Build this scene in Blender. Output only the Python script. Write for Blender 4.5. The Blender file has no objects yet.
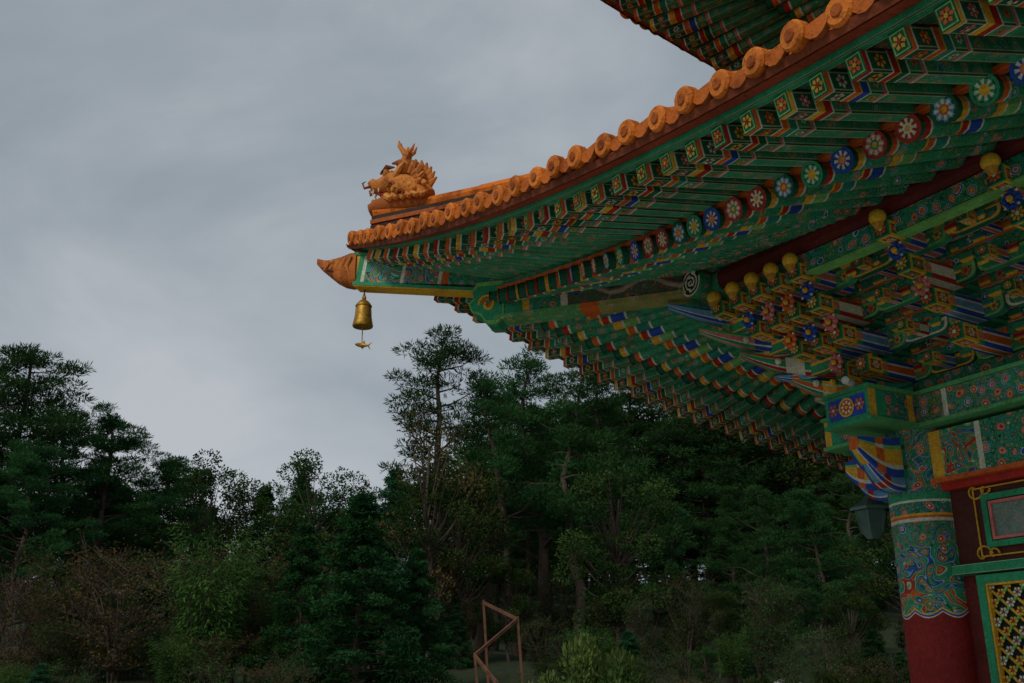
import bpy, bmesh, math, random, numpy as np
from mathutils import Vector, Matrix
random.seed(5)
scene=bpy.context.scene
# ------------------------------------------------------------------ palette
G=(.028,.30,.14);DG=(.010,.11,.055);TE=(.022,.25,.19);OR=(.66,.13,.022);RD=(.42,.025,.016);DR=(.11,.013,.010)
YE=(.76,.42,.04);WH=(.66,.67,.54);BL=(.02,.075,.44);LB=(.13,.33,.60);PK=(.66,.19,.18);BK=(.012,.012,.012);LG=(.18,.48,.13)
ORT=(.68,.175,.018)
# ------------------------------------------------------------------ node helpers
def newmat(name):
    m=bpy.data.materials.new(name); m.use_nodes=True
    nt=m.node_tree; nt.nodes.clear(); return m,nt
def nd(nt,t,ins=None,**kw):
    n=nt.nodes.new(t)
    for k,v in kw.items(): setattr(n,k,v)
    if ins:
        for k,v in ins.items():
            if isinstance(v,bpy.types.NodeSocket): nt.links.new(v,n.inputs[k])
            else: n.inputs[k].default_value=v
    return n
def c4(c): return (c[0],c[1],c[2],1)
def ramp(nt,fac,stops,interp='LINEAR'):
    r=nd(nt,'ShaderNodeValToRGB',{0:fac}); cr=r.color_ramp; cr.interpolation=interp
    while len(cr.elements)<len(stops): cr.elements.new(.5)
    for e,(p,c) in zip(cr.elements,stops): e.position=p; e.color=c4(c)
    return r.outputs[0]
def mix(nt,f,a,b,bt='MIX'):
    n=nd(nt,'ShaderNodeMix',data_type='RGBA',blend_type=bt)
    for k,v in ((0,f),(6,a),(7,b)):
        if isinstance(v,bpy.types.NodeSocket): nt.links.new(v,n.inputs[k])
        else: n.inputs[k].default_value=v if k==0 else c4(v)
    return n.outputs[2]
def mth(nt,op,a,b=0.0):
    return nd(nt,'ShaderNodeMath',{0:a,1:b},operation=op).outputs[0]
def out(nt,sh): nd(nt,'ShaderNodeOutputMaterial',{0:sh})
def principled(nt,col,rough=.6,bump=None,spec=.35,metal=0.0):
    p=nd(nt,'ShaderNodeBsdfPrincipled',{'Base Color':col if isinstance(col,bpy.types.NodeSocket) else c4(col),'Roughness':rough,'Specular IOR Level':spec,'Metallic':metal})
    if bump is not None:
        b=nd(nt,'ShaderNodeBump',{'Strength':bump[1],'Distance':bump[2],'Height':bump[0]}); nt.links.new(b.outputs[0],p.inputs['Normal'])
    out(nt,p.outputs[0]); return p

def mat_dancheong():
    m,nt=newmat('painted_dancheong_wood')
    tc=nd(nt,'ShaderNodeTexCoord').outputs['Object']
    nz=nd(nt,'ShaderNodeTexNoise',{'Vector':tc,'Scale':6.0,'Detail':1.0}).outputs['Color']
    dv=nd(nt,'ShaderNodeVectorMath',{0:nz,1:(.09,.09,.09)},operation='MULTIPLY').outputs[0]
    co=nd(nt,'ShaderNodeVectorMath',{0:tc,1:dv},operation='ADD').outputs[0]
    v1=nd(nt,'ShaderNodeTexVoronoi',{'Vector':co,'Scale':8.5,'Randomness':.6})
    v2=nd(nt,'ShaderNodeTexVoronoi',{'Vector':co,'Scale':24.0,'Randomness':.85})
    d1=v1.outputs['Distance']
    r1=ramp(nt,d1,[(0,YE),(.12,OR),(.24,WH),(.28,BL),(.36,WH),(.39,G),(.5,DG)],'CONSTANT')
    r2=ramp(nt,d1,[(0,WH),(.10,RD),(.2,YE),(.24,PK),(.34,BK),(.37,G),(.5,TE)],'CONSTANT')
    r3=ramp(nt,v2.outputs['Distance'],[(0,OR),(.14,YE),(.2,DG),(.3,G),(.42,LG),(.47,DG),(.62,TE)],'CONSTANT')
    sep=nd(nt,'ShaderNodeSeparateColor',{0:v1.outputs['Color']})
    f=mth(nt,'GREATER_THAN',sep.outputs[0],.5)
    r12=mix(nt,f,r1,r2)
    mos=mix(nt,mth(nt,'GREATER_THAN',d1,.42),r12,r3)
    # cloud-scroll pattern: contour bands of a smooth field
    nf=nd(nt,'ShaderNodeTexNoise',{'Vector':tc,'Scale':4.0,'Detail':1.0,'Distortion':1.2}).outputs[0]
    fr=mth(nt,'FRACT',mth(nt,'MULTIPLY',nf,5.5))
    scr=ramp(nt,fr,[(0,BK),(.04,BL),(.15,LB),(.22,WH),(.25,DG),(.32,G),(.50,TE),(.60,LG),(.66,WH),(.69,RD),(.80,OR),(.88,G)],'CONSTANT')
    col=nd(nt,'ShaderNodeAttribute',attribute_name='Col').outputs['Color']
    st=nd(nt,'ShaderNodeSeparateColor',{0:nd(nt,'ShaderNodeAttribute',attribute_name='Sty').outputs['Color']})
    c=mix(nt,st.outputs[0],col,mos)
    sf=mth(nt,'MULTIPLY',st.outputs[2],mth(nt,'GREATER_THAN',d1,.26))
    c=mix(nt,sf,c,scr)
    lw=ramp(nt,v2.outputs['Distance'],[(0,(1.5,1.35,1.1)),(.12,(.42,.42,.42)),(.17,(1,1,1)),(.46,(.5,.52,.5)),(.53,(1.2,1.2,1.1))],'CONSTANT')
    c=mix(nt,.55,c,lw,'MULTIPLY')
    uv=nd(nt,'ShaderNodeSeparateXYZ',{0:nd(nt,'ShaderNodeUVMap',uv_map='UVMap').outputs[0]})
    e=mth(nt,'ABSOLUTE',mth(nt,'SUBTRACT',uv.outputs[1],.5))
    e1=mth(nt,'MULTIPLY',mth(nt,'GREATER_THAN',e,.37),st.outputs[1])
    e2=mth(nt,'MULTIPLY',mth(nt,'GREATER_THAN',e,.43),st.outputs[1])
    c=mix(nt,e1,c,(.34,.50,.26)); c=mix(nt,e2,c,(.02,.03,.02))
    n1=nd(nt,'ShaderNodeTexNoise',{'Vector':tc,'Scale':2.5,'Detail':5.0,'Roughness':.65}).outputs[0]
    n2=nd(nt,'ShaderNodeTexNoise',{'Vector':tc,'Scale':45.0,'Detail':2.0}).outputs[0]
    dirt=ramp(nt,mth(nt,'ADD',mth(nt,'MULTIPLY',n1,.7),mth(nt,'MULTIPLY',n2,.3)),[(.32,(.55,.53,.5)),(.58,(1,1,1))])
    c=mix(nt,1.0,c,dirt,'MULTIPLY')
    principled(nt,c,.65,(n2,.25,.01),.22); return m
def mat_tile():
    m,nt=newmat('terracotta_glazed_tile')
    tc=nd(nt,'ShaderNodeTexCoord').outputs['Object']
    col=nd(nt,'ShaderNodeAttribute',attribute_name='Col').outputs['Color']
    n1=nd(nt,'ShaderNodeTexNoise',{'Vector':tc,'Scale':4.0,'Detail':6.0,'Roughness':.7}).outputs[0]
    n2=nd(nt,'ShaderNodeTexNoise',{'Vector':tc,'Scale':38.0,'Detail':3.0}).outputs[0]
    d=ramp(nt,n1,[(.34,(.42,.36,.34)),(.5,(.92,.92,.92)),(.7,(1.1,1.1,1.05))])
    c=mix(nt,1.0,col,d,'MULTIPLY')
    c=mix(nt,mth(nt,'MULTIPLY',mth(nt,'GREATER_THAN',n2,.64),.55),c,(.07,.03,.018))
    principled(nt,c,.6,(n2,.5,.02),.1); return m
def mat_simple(name,col,rough=.7,sc=6,var=.5,metal=0,bd=.02,bs=.3):
    m,nt=newmat(name)
    tc=nd(nt,'ShaderNodeTexCoord').outputs['Object']
    n=nd(nt,'ShaderNodeTexNoise',{'Vector':tc,'Scale':float(sc),'Detail':6.0,'Roughness':.65}).outputs[0]
    a=tuple(x*(1-var) for x in col); b=tuple(min(1,x*(1+var*.6)) for x in col)
    principled(nt,ramp(nt,n,[(.3,a),(.7,b)]),rough,(n,bs,bd),.3,metal); return m
def mat_leaf(name,ca,cb):
    m,nt=newmat(name)
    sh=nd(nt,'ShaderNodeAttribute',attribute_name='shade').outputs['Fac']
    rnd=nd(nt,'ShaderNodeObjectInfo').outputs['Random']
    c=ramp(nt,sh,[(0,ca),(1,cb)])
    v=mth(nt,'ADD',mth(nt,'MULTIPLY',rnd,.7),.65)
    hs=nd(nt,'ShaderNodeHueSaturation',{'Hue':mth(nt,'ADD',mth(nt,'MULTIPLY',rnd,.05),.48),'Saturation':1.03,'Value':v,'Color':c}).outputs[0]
    d=nd(nt,'ShaderNodeBsdfDiffuse',{0:hs}); t=nd(nt,'ShaderNodeBsdfTranslucent',{0:hs})
    mx=nd(nt,'ShaderNodeMixShader',{0:.25}); nt.links.new(d.outputs[0],mx.inputs[1]); nt.links.new(t.outputs[0],mx.inputs[2])
    out(nt,mx.outputs[0]); return m
M_D=mat_dancheong(); M_T=mat_tile()
M_BARK=mat_simple('bark',(.085,.062,.046),.9,8,.5)
M_GOLD=mat_simple('aged_brass',(.40,.22,.03),.5,14,.6,.6)
M_STONE=mat_simple('granite',(.34,.33,.31),.8,20,.25)

# ------------------------------------------------------------------ mesh builder
class MB:
    def __init__(s): s.v=[];s.f=[];s.c=[];s.s=[];s.u=[]
    def poly(s,pts,col,sty=(0,0,0),uv=None):
        n=len(s.v); s.v.extend([tuple(p) for p in pts]); k=len(pts); s.f.append(tuple(range(n,n+k)))
        s.c.extend([c4(col)]*k); s.s.extend([c4(sty)]*k)
        s.u.extend(uv if uv else [(0,.5)]*k)
    def make(s,name,mat,parent=None,weld=False):
        me=bpy.data.meshes.new(name); me.from_pydata(s.v,[],s.f)
        a=me.attributes.new('Col','FLOAT_COLOR','CORNER'); a.data.foreach_set('color',np.array(s.c,dtype=np.float32).ravel())
        a=me.attributes.new('Sty','FLOAT_COLOR','CORNER'); a.data.foreach_set('color',np.array(s.s,dtype=np.float32).ravel())
        u=me.uv_layers.new(name='UVMap'); u.data.foreach_set('uv',np.array(s.u,dtype=np.float32).ravel())
        if weld:
            bm=bmesh.new(); bm.from_mesh(me); bmesh.ops.remove_doubles(bm,verts=bm.verts,dist=.0004); bmesh.ops.recalc_face_normals(bm,faces=bm.faces); bm.to_mesh(me); bm.free()
            me.shade_smooth()
            try: me.set_sharp_from_angle(angle=math.radians(38))
            except Exception: pass
        me.materials.append(mat)
        o=bpy.data.objects.new(name,me); scene.collection.objects.link(o)
        if parent: o.parent=parent
        return o
Q=[(0,0),(1,0),(1,1),(0,1)]
UP=Vector((0,0,1))
def frame(d,up=UP):
    d=d.normalized(); s=d.cross(up)
    if s.length<1e-5: s=d.cross(Vector((1,0,0)))
    s.normalize(); return d,s,s.cross(d).normalized()
def beam(mb,p0,p1,w,h,bands=None,sty=(0,0,0),col=G,endcol=None,w1=None,h1=None):
    p0=Vector(p0);p1=Vector(p1); d,s,u=frame(p1-p0)
    w1=w if w1 is None else w1; h1=h if h1 is None else h1
    bands=bands or [(0,1,col)]
    def ring(t):
        c=p0.lerp(p1,t); ww=(w+(w1-w)*t)/2; hh=(h+(h1-h)*t)/2
        return [c+s*ww+u*hh,c-s*ww+u*hh,c-s*ww-u*hh,c+s*ww-u*hh]
    for b in bands:
        a,e=ring(b[0]),ring(b[1]); st=b[3] if len(b)>3 else sty
        for i in range(4):
            j=(i+1)%4; mb.poly([a[i],e[i],e[j],a[j]],b[2],st,Q)
    r=ring(0); mb.poly(r,endcol or bands[0][2],(0,sty[1],0),[(0,0),(0,1),(1,1),(1,0)]); r=ring(1); mb.poly(r[::-1],endcol or bands[-1][2],(0,sty[1],0),[(0,0),(0,1),(1,1),(1,0)])
def tube(mb,pts,rad,n=8,col=G,cols=None,sty=(0,0,0),caps=True,stys=None):
    pts=[Vector(p) for p in pts]; rings=[]; ref=None
    for i,p in enumerate(pts):
        d=(pts[min(i+1,len(pts)-1)]-pts[max(i-1,0)])
        if ref is None: _,s,u=frame(d)
        else:
            dn=d.normalized(); s=(ref-dn*ref.dot(dn)).normalized(); u=s.cross(dn)
        ref=s
        r=rad[i] if hasattr(rad,'__len__') else rad
        rings.append([p+s*(r*math.cos(2*math.pi*k/n))+u*(r*math.sin(2*math.pi*k/n)) for k in range(n)])
    for i in range(len(rings)-1):
        c=cols[i] if cols else col
        for k in range(n):
            j=(k+1)%n; mb.poly([rings[i][k],rings[i+1][k],rings[i+1][j],rings[i][j]],c,stys[i] if stys else sty,[(0,.5)]*4)
    if caps:
        mb.poly(rings[0],cols[0] if cols else col); mb.poly(rings[-1][::-1],cols[-1] if cols else col)
def ball(mb,c,r,col,n=10,m=6,sc=(1,1,1)):
    c=Vector(c)
    def P(i,j):
        th=math.pi*i/m; ph=2*math.pi*j/n
        return c+Vector((sc[0]*r*math.sin(th)*math.cos(ph),sc[1]*r*math.sin(th)*math.sin(ph),sc[2]*r*math.cos(th)))
    for i in range(m):
        for j in range(n):
            if i==0: mb.poly([P(0,0),P(1,j),P(1,j+1)],col)
            elif i==m-1: mb.poly([P(i,j),P(m,0),P(i,j+1)],col)
            else: mb.poly([P(i,j),P(i+1,j),P(i+1,j+1),P(i,j+1)],col)
def rosette(mb,c,nrm,r,cA,cB,cout,n=16,off=.004):
    c=Vector(c); d,s,u=frame(Vector(nrm)); c=c+d*off
    def P(rr,k): a=2*math.pi*k/n; return c+s*(rr*math.cos(a))+u*(rr*math.sin(a))
    R=[0,.2*r,.36*r,.68*r,.8*r,r]
    for k in range(n):
        mb.poly([c,P(R[1],k),P(R[1],k+1)],YE)
        for ri in range(1,5):
            col=[cB,(cA if k%2 else WH),(cA if k%2==0 else DG),cout][ri-1]
            mb.poly([P(R[ri],k),P(R[ri+1],k),P(R[ri+1],k+1),P(R[ri],k+1)],col)
def flower4(mb,c,nrm,r,cp,cc=YE,n=6,off=.004):
    c=Vector(c); d,s,u=frame(Vector(nrm)); c=c+d*off
    for k in range(n):
        a=2*math.pi*k/n
        def P(rr,aa): return c+s*(rr*math.cos(aa))+u*(rr*math.sin(aa))
        w=math.pi/n*.8
        mb.poly([P(r*.25,a),P(r*.75,a-w),P(r,a),P(r*.75,a+w)],cp)
    c2=c+d*.003
    mb.poly([c2+s*(r*.3*math.cos(t))+u*(r*.3*math.sin(t)) for t in [i*math.pi/3 for i in range(6)]],cc)
def slab(mb,pts,O,ux,w,col,ecol=WH,ins=.80,sty=(0,0,0)):
    O=Vector(O);ux=Vector(ux).normalized();nn=ux.cross(UP).normalized()
    cx=sum(p[0] for p in pts)/len(pts); cz=sum(p[1] for p in pts)/len(pts)
    k=len(pts)
    for sg in (-1,1):
        a=[O+ux*p[0]+UP*p[1]+nn*(sg*w/2) for p in pts]
        b=[O+ux*(cx+(p[0]-cx)*(1-(1-ins)*.35))+UP*(cz+(p[1]-cz)*ins)+nn*(sg*w/2) for p in pts]
        for i in range(k):
            j=(i+1)%k; mb.poly([a[i],a[j],b[j],b[i]],ecol)
        mb.poly(b,col,sty)
    P=lambda q,sg:O+ux*q[0]+UP*q[1]+nn*(sg*w/2)
    for i in range(k):
        j=(i+1)%k
        mb.poly([P(pts[i],-1),P(pts[j],-1),P(pts[j],1),P(pts[i],1)],col,(0,1,0),[(0,0),(1,0),(1,1),(0,1)])
def tongue(mb,O,D,L,h,w,curl=0.0,pal=(BL,OR,G),motif=True,tip=.25,drop=.03,n=14,ml=.17):
    O=Vector(O);D=Vector(D).normalized();S=D.cross(UP).normalized()
    m1=1-.025/L; m0=m1-ml/L; b0=m0-.07/L; s0=max(0.05,b0-.42/L)
    ts=sorted(set([i/n for i in range(n+1)]+([max(0,q) for q in (s0,b0,m0,m0+.02/L,m1-.02/L,m1)] if motif else [])))
    def cen(t): return O+D*(L*t)+UP*(curl*t**3-drop*math.sin(math.pi*t))
    def hh(t): return h/2*(1-(1-tip)*t**3)
    def ww(t): return w/2*(1-(1-max(tip,.5))*t**4)
    rows=[-1,-.62,-.40,.40,.62,1]
    def colr(t,r):
        if motif:
            if t>m1: return G
            if t>m0:
                if t<m0+.02/L or t>m1-.02/L: return YE
                return [YE,DG,(OR if pal[0]!=RD else G),DG,YE][r]
            if t>b0: return [G,YE,PK,YE,G][r]
            if t<s0: return [G,DG,TE,DG,G][r]
            return [pal[0],WH,pal[1],WH,pal[0]][r]
        if .60<t<.70: return [pal[2],WH,pal[2],WH,pal[2]][r]
        if t<.25: return [G,DG,TE,DG,G][r]
        return [pal[0],WH,pal[1],LG,pal[0]][r]
    for t0,t1 in zip(ts[:-1],ts[1:]):
        tm=(t0+t1)/2
        c0,c1=cen(t0),cen(t1);h0,h1=hh(t0),hh(t1);w0,w1=ww(t0),ww(t1)
        for r in range(5):
            a,b=rows[r],rows[r+1]; c=colr(tm,r)
            for sg in (-1,1):
                mb.poly([c0+S*sg*w0+UP*a*h0,c1+S*sg*w1+UP*a*h1,c1+S*sg*w1+UP*b*h1,c0+S*sg*w0+UP*b*h0],c)
                mb.poly([c0+S*a*w0+UP*sg*h0,c1+S*a*w1+UP*sg*h1,c1+S*b*w1+UP*sg*h1,c0+S*b*w0+UP*sg*h0],c)
    for t in (0,1):
        c=cen(t);hx=hh(t);wx=ww(t)
        mb.poly([c+S*wx+UP*hx,c-S*wx+UP*hx,c-S*wx-UP*hx,c+S*wx-UP*hx],DG if motif else OR)
    if motif:
        t=(m0+m1)/2; c=cen(t)
        for nrm,off in ((S,ww(t)),(-S,ww(t)),(-UP,hh(t))):
            flower4(mb,c+nrm*off,nrm,min(h,w)*.29,WH if pal[0]!=RD else OR,YE if pal[0]!=RD else WH,off=.004)
        c=cen(1); flower4(mb,c,D,min(h,w)*.40,OR if pal[0]==BL else YE,WH,n=8,off=.004)

# ------------------------------------------------------------------ temple frame
hall=bpy.data.objects.new('temple_hall',None); scene.collection.objects.link(hall)
hall.location=(3.73,9.0,0); hall.rotation_euler=(0,0,math.radians(-60.95))
TA=lambda x,o,z:Vector((x,-o,z)); TB=lambda x,o,z:Vector((-o,x,z))
E9=(0,.9,0)
def buyb(i):
    a=[OR,YE,OR,RD][i%4]; b=[TE,RD,BL,DG][i%4]
    return [(0,.025,a),(.025,.035,WH),(.035,.15,DG,E9),(.15,.16,WH),(.16,.195,a),(.195,.205,YE),(.205,.25,b),(.25,.26,WH),(.26,.34,G,E9),(.34,.36,PK),(.36,.37,WH),(.37,1,G,(.35,.9,0))]
def seob(i):
    a=[OR,RD,YE][i%3]; b=[TE,BL,LG][i%3]
    return [(0,.03,DG),(.03,.055,a),(.055,.065,WH),(.065,.2,G,(.5,0,0)),(.2,.21,YE),(.21,.24,a),(.24,.25,WH),(.25,.31,b),(.31,.32,WH),(.32,.5,G,(.3,0,0)),(.5,1,G,(.8,0,0))]
def build_eave(T,mb,tl,oE,oR,oI,xf,xmax,zE,zR,zI,sp,zroof,otop):
    def xi(u): return u if u>xf else -oI+(u+oE)/(xf+oE)*(xf+oI)
    def X(u,o): a=xi(u); return a+(u-a)*(o-oI)/(oE-oI)
    us=[];u=-oE+.16
    while u<xmax: us.append(u);u+=sp
    gs=[-oE+.0]+us+[xmax]
    def zr(u): return zR(X(u,oR))
    for i,u in enumerate(us):
        j1,j2=random.uniform(-.008,.008),random.uniform(-.012,.012)
        p0=T(X(u,oE-.13)+j1,oE-.13+j2,zE(u)-.155); p1=T(X(u,oR-.25),oR-.25,zr(u)+.2)
        beam(mb,p0,p1,.105,.125,buyb(i),endcol=DG)
        d,s,uu=frame(p0-p1)
        mb.poly([p0+d*.003+s*a+uu*b for a,b in ((.045,.055),(-.045,.055),(-.045,-.055),(.045,-.055))],LG)
        mb.poly([p0+d*.005+s*a+uu*b for a,b in ((.037,.047),(-.037,.047),(-.037,-.047),(.037,-.047))],DG)
        flower4(mb,p0,p0-p1,.042,OR if i%2 else YE,YE if i%2 else RD,off=.008)
        for tt,rr,ca,cb_ in ((.0925,.044,(OR,PK,WH,YE)[i%4],(YE,WH,RD,RD)[i%4]),(.30,.032,(WH,OR,YE,PK)[i%4],RD)):
            pc=p0.lerp(p1,tt)
            for nr,of in ((s,.0525),(-s,.0525),(-uu,.0625)): flower4(mb,pc+nr*of,nr,rr,ca,cb_,off=.003)
        q0=T(X(u,oR)+j2*.5,oR+j1,zr(u)); q1=T(X(u,oI-.35),oI-.35,zI(u)+.1)
        r0=.08; r1=.045+.035*max(0,min(1,(u+oE)/(xf+oE)))
        bs=seob(i); ts=[b[0] for b in bs]+[1]
        pts=[q0.lerp(q1,t) for t in ts]; tube(mb,pts,[r0+(r1-r0)*t for t in ts],12,cols=[b[2] for b in bs],caps=False,stys=[b[3] if len(b)>3 else (0,0,0) for b in bs])
        pal=[RD,LB,G,BL,PK][i%5]
        rosette(mb,q0,q0-q1,.092,pal,[WH,OR,YE,PK,G][i%5],[RD,DG,G,BL,RD][i%5])
    for a,b in zip(gs[:-1],gs[1:]):
        def strip(o0,z0,o1,z1,col,sty=(0,0,0)):
            mb.poly([T(X(a,o0),o0,z0(a)),T(X(b,o0),o0,z0(b)),T(X(b,o1),o1,z1(b)),T(X(a,o1),o1,z1(a))],col,sty)
        def bm(o,zf,w,h,c,sty=(0,0,0)):
            beam(mb,T(X(a,o),o,zf(a)),T(X(b,o),o,zf(b)),w,h,[(0,1,c,sty)])
        bm(oE-.12,lambda u:zE(u)-.062,.06,.055,G,(0,1,0))
        bm(oE-.05,lambda u:zE(u)-.02,.07,.05,(.30,.05,.02))
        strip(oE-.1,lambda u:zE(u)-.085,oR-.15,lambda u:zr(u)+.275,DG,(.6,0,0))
        bm(oR-.05,lambda u:zr(u)+.105,.06,.035,OR,(0,0,0))
        bm(oR-.09,lambda u:zr(u)+.155,.05,.06,G,(.4,1,0))
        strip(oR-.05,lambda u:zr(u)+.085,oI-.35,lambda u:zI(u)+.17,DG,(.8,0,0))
        a2,b2=xi(a),xi(b)
        tube(mb,[T(a2,oI,zI(a)-.12),T(b2,oI,zI(b)-.12)],.115,12,col=DR,caps=False)
        beam(mb,T(a2,oI,zI(a)-.32),T(b2,oI,zI(b)-.32),.11,.17,[(0,1,G,(.9,0,0))])
        beam(mb,T(a2,oI,zI(a)-.425),T(b2,oI,zI(b)-.425),.13,.02,[(0,1,LG)])
    n=9
    def path(x,o1):
        o0=oE+.03
        return [(o0+(o1-o0)*k/n) for k in range(n+1)]
    tp=.3; x=-oE+.12; xs=[]
    while x<xmax: xs.append(x); x+=tp
    al=(T(1,0,0)-T(0,0,0)); outv=T(0,1,0)-T(0,0,0)
    for x in xs:
        oend=max(-x,otop) if x<-otop else otop
        os_=path(x,oend); ja=random.uniform(-.012,.012)
        pts=[T(x,o,zroof(x,o)+.05) for o in os_]
        pr=[[p+al*(ja+.08*math.cos(math.pi*k/6))+UP*(.08*math.sin(math.pi*k/6)) for k in range(7)] for p in pts]
        for i in range(len(pr)-1):
            for k in range(6): tl.poly([pr[i][k],pr[i+1][k],pr[i+1][k+1],pr[i][k+1]],ORT)
        e=T(x,oE+.07,zroof(x,oE)+.055)+UP*random.uniform(-.012,.012)+al*ja+outv*random.uniform(-.02,.02)
        tilt=(outv+UP*(-.12)+al*random.uniform(-.07,.07)).normalized()
        cv=random.uniform(.75,1.1); cc=tuple(q*cv for q in ORT)
        tube(tl,[e-tilt*.07,e-tilt*.01,e+tilt*.008],[.082,.086,.072],16,cols=[cc,(.70*cv,.20*cv,.03*cv)])
        tube(tl,[e+tilt*.004,e+tilt*.018],[.042,.032],10,col=(.36,.09,.02))
        k0=e+al*(tp/2)-tilt*.02+UP*(zroof(x+tp/2,oE)-zroof(x,oE))
        arc=[(-.1,.02),(-.085,-.03),(-.045,-.07),(0,-.085),(.045,-.07),(.085,-.03),(.1,.02)]
        fr=[k0+al*q[0]+UP*q[1] for q in arc]; bk=[q-tilt*.04 for q in fr]
        tl.poly(fr,(.52*cv,.13*cv,.02)); tl.poly(bk,(.25,.07,.02))
        for i in range(len(arc)-1): tl.poly([fr[i],fr[i+1],bk[i+1],bk[i]],(.3,.09,.025))
    gx=[-oE-.05]+xs+[xmax]
    for a,b in zip(gx[:-1],gx[1:]):
        oa=path(a,max(-a,otop) if a<-otop else otop); ob=path(b,max(-b,otop) if b<-otop else otop)
        for i in range(n):
            tl.poly([T(a,oa[i],zroof(a,oa[i])),T(b,ob[i],zroof(b,ob[i])),T(b,ob[i+1],zroof(b,ob[i+1])),T(a,oa[i+1],zroof(a,oa[i+1]))],(.26,.08,.025))
            if i==0:
                tl.poly([T(a,oa[i],zroof(a,oa[i])),T(b,ob[i],zroof(b,ob[i])),T(b,ob[i]-.02,zroof(b,ob[i])-.05),T(a,oa[i]-.02,zroof(a,oa[i])-.05)],(.2,.05,.02))

# lower tier
LO=4.12
L_E=lambda x:4.6+1.84*max(0,1-(x+LO)/10)**2
L_R=lambda x:4.72+.85*max(0,1-(x+2.95)/8)**2
L_I=lambda x:5.48+.10*max(0,1-(x+LO)/6)
f_=lambda t:.45*t+.012*t*t
L_roof=lambda x,o:L_E(x)+f_(LO-o)+.01
for T,nm,xm in ((TA,'front',9),(TB,'side',11)):
    wood=MB();tile=MB()
    build_eave(T,wood,tile,LO,2.95,1.25,.8,xm,L_E,L_R,L_I,.262,L_roof,-1.7)
    wood.make(nm+'_eave_timber',M_D,hall);tile.make(nm+'_roof_tiles',M_T,hall)
# upper tier
U_E=lambda x:8.75+1.25*max(0,1-(x+2.5)/9)**2
U_R=lambda x:9.15+.45*max(0,1-(x+1.3)/7)**2
U_I=lambda x:9.85
U_roof=lambda x,o:U_E(x)+f_(2.5-o)+.01
uw=MB();ut=MB()
for T in (TA,TB): build_eave(T,uw,ut,2.5,1.3,-.45,2.4,10,U_E,U_R,U_I,.26,U_roof,-4.5)
uw.make('upper_eave_timber',M_D,hall);ut.make('upper_roof_tiles',M_T,hall)

# corner beams on the diagonal
cb=MB()
def DV(d,z): return Vector((-d,-d,z))
DSd=Vector((1,-1,0)).normalized(); DF=Vector((-1,-1,0)).normalized()
def corner(mb,dt,zt,db,zb,di,zi,w=.2):
    beam(mb,DV(dt,zt),DV(db-.25,zb+.27),w,.34,[(0,.03,YE),(.03,.06,G),(.06,.08,WH),(.08,.30,G,(.3,0,.9)),(.30,.32,WH),(.32,.52,PK,(.5,0,.9)),(.52,.54,WH),(.54,.58,OR),(.58,1,G,(.8,0,0))],h1=.24)
    for dz in (-.185,.185): beam(mb,DV(dt-.01,zt+dz),DV(db-.1,zb+.255+dz*.8),w+.03,.035,[(0,1,G)])
    beam(mb,DV(dt-.01,zt-.208),DV(db-.1,zb+.085),w+.01,.012,[(0,1,YE)])
    beam(mb,DV(db,zb),DV(di,zi),w+.05,.36,[(0,.03,WH),(.03,.09,G),(.09,.11,YE),(.11,.2,TE,(.6,0,0)),(.2,.22,WH),(.22,.62,(.10,.06,.05),(.35,0,0)),(.62,.64,WH),(.64,1,TE,(.8,0,0))],endcol=DG)
    beam(mb,DV(db-.02,zb-.2),DV(di,zi-.2),w+.08,.05,[(0,.25,LG,(.5,0,0)),(.25,.3,OR),(.3,.8,(.5,.36,.08),(.45,0,0)),(.8,.84,RD),(.84,1,G)])
corner(cb,4.06,6.09,2.88,5.51,.2,5.64)
corner(cb,2.45,9.83,1.35,9.45,-1.2,9.95)
scr=[(.16,.22),(.22,.14),(.2,.04),(.26,-.02),(.22,-.12),(.12,-.16),(.06,-.26),(-.06,-.28),(-.14,-.2),(-.14,.22)]
slab(cb,scr,DV(2.88,5.51),DF,.27,G,LG,.82)
for s in (-1,1):
    tube(cb,[DV(2.88,5.51)+DSd*(s*.14)+DF*(.04+.1*(1-t/9)*math.cos(t))+UP*(-.04+.12*(1-t/9)*math.sin(t)) for t in [q*.5 for q in range(15)]],.014,6,col=YE)
    tube(cb,[DV(2.88,5.51)+DSd*(s*.14)+DF*(.04+.06*(1-t/9)*math.cos(t))+UP*(-.04+.07*(1-t/9)*math.sin(t)) for t in [q*.5 for q in range(15)]],.012,6,col=OR)
    rl=[DV(2.3-.085*k,5.53+.07*math.sin(k*1.1))+DSd*(s*.128) for k in range(15)]
    tube(cb,rl,[.02+.02*math.sin(math.pi*k/14) for k in range(15)],6,col=(.30,.22,.17))
    for k in range(1,14): tube(cb,[rl[k],rl[k]+UP*(.10 if k%2 else -.09)+DF*.03],[.016,.003],5,col=(.36,.25,.17) if k%3 else OR)
# protruding purlin ends with spiral roundels
for T in (TA,TB):
    ov=T(-1,0,0)-T(0,0,0); sv=ov.cross(UP).normalized(); e=T(-1.52,1.22,5.44)
    tube(cb,[T(-1.0,1.22,5.44),e],.15,20,col=G,sty=(.5,0,0))
    for ri in range(7):
        for k in range(24):
            r0,r1=.148*ri/7,.148*(ri+1)/7;a0,a1=2*math.pi*k/24,2*math.pi*(k+1)/24
            P=lambda r,a:e+ov*.006+sv*(r*math.cos(a))+UP*(r*math.sin(a))
            cb.poly([P(r0,a0),P(r1,a0),P(r1,a1),P(r0,a1)],WH if (ri/7*6+k/24*2)%2<1 else BK)
cb.make('corner_rafters',M_D,hall)

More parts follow.
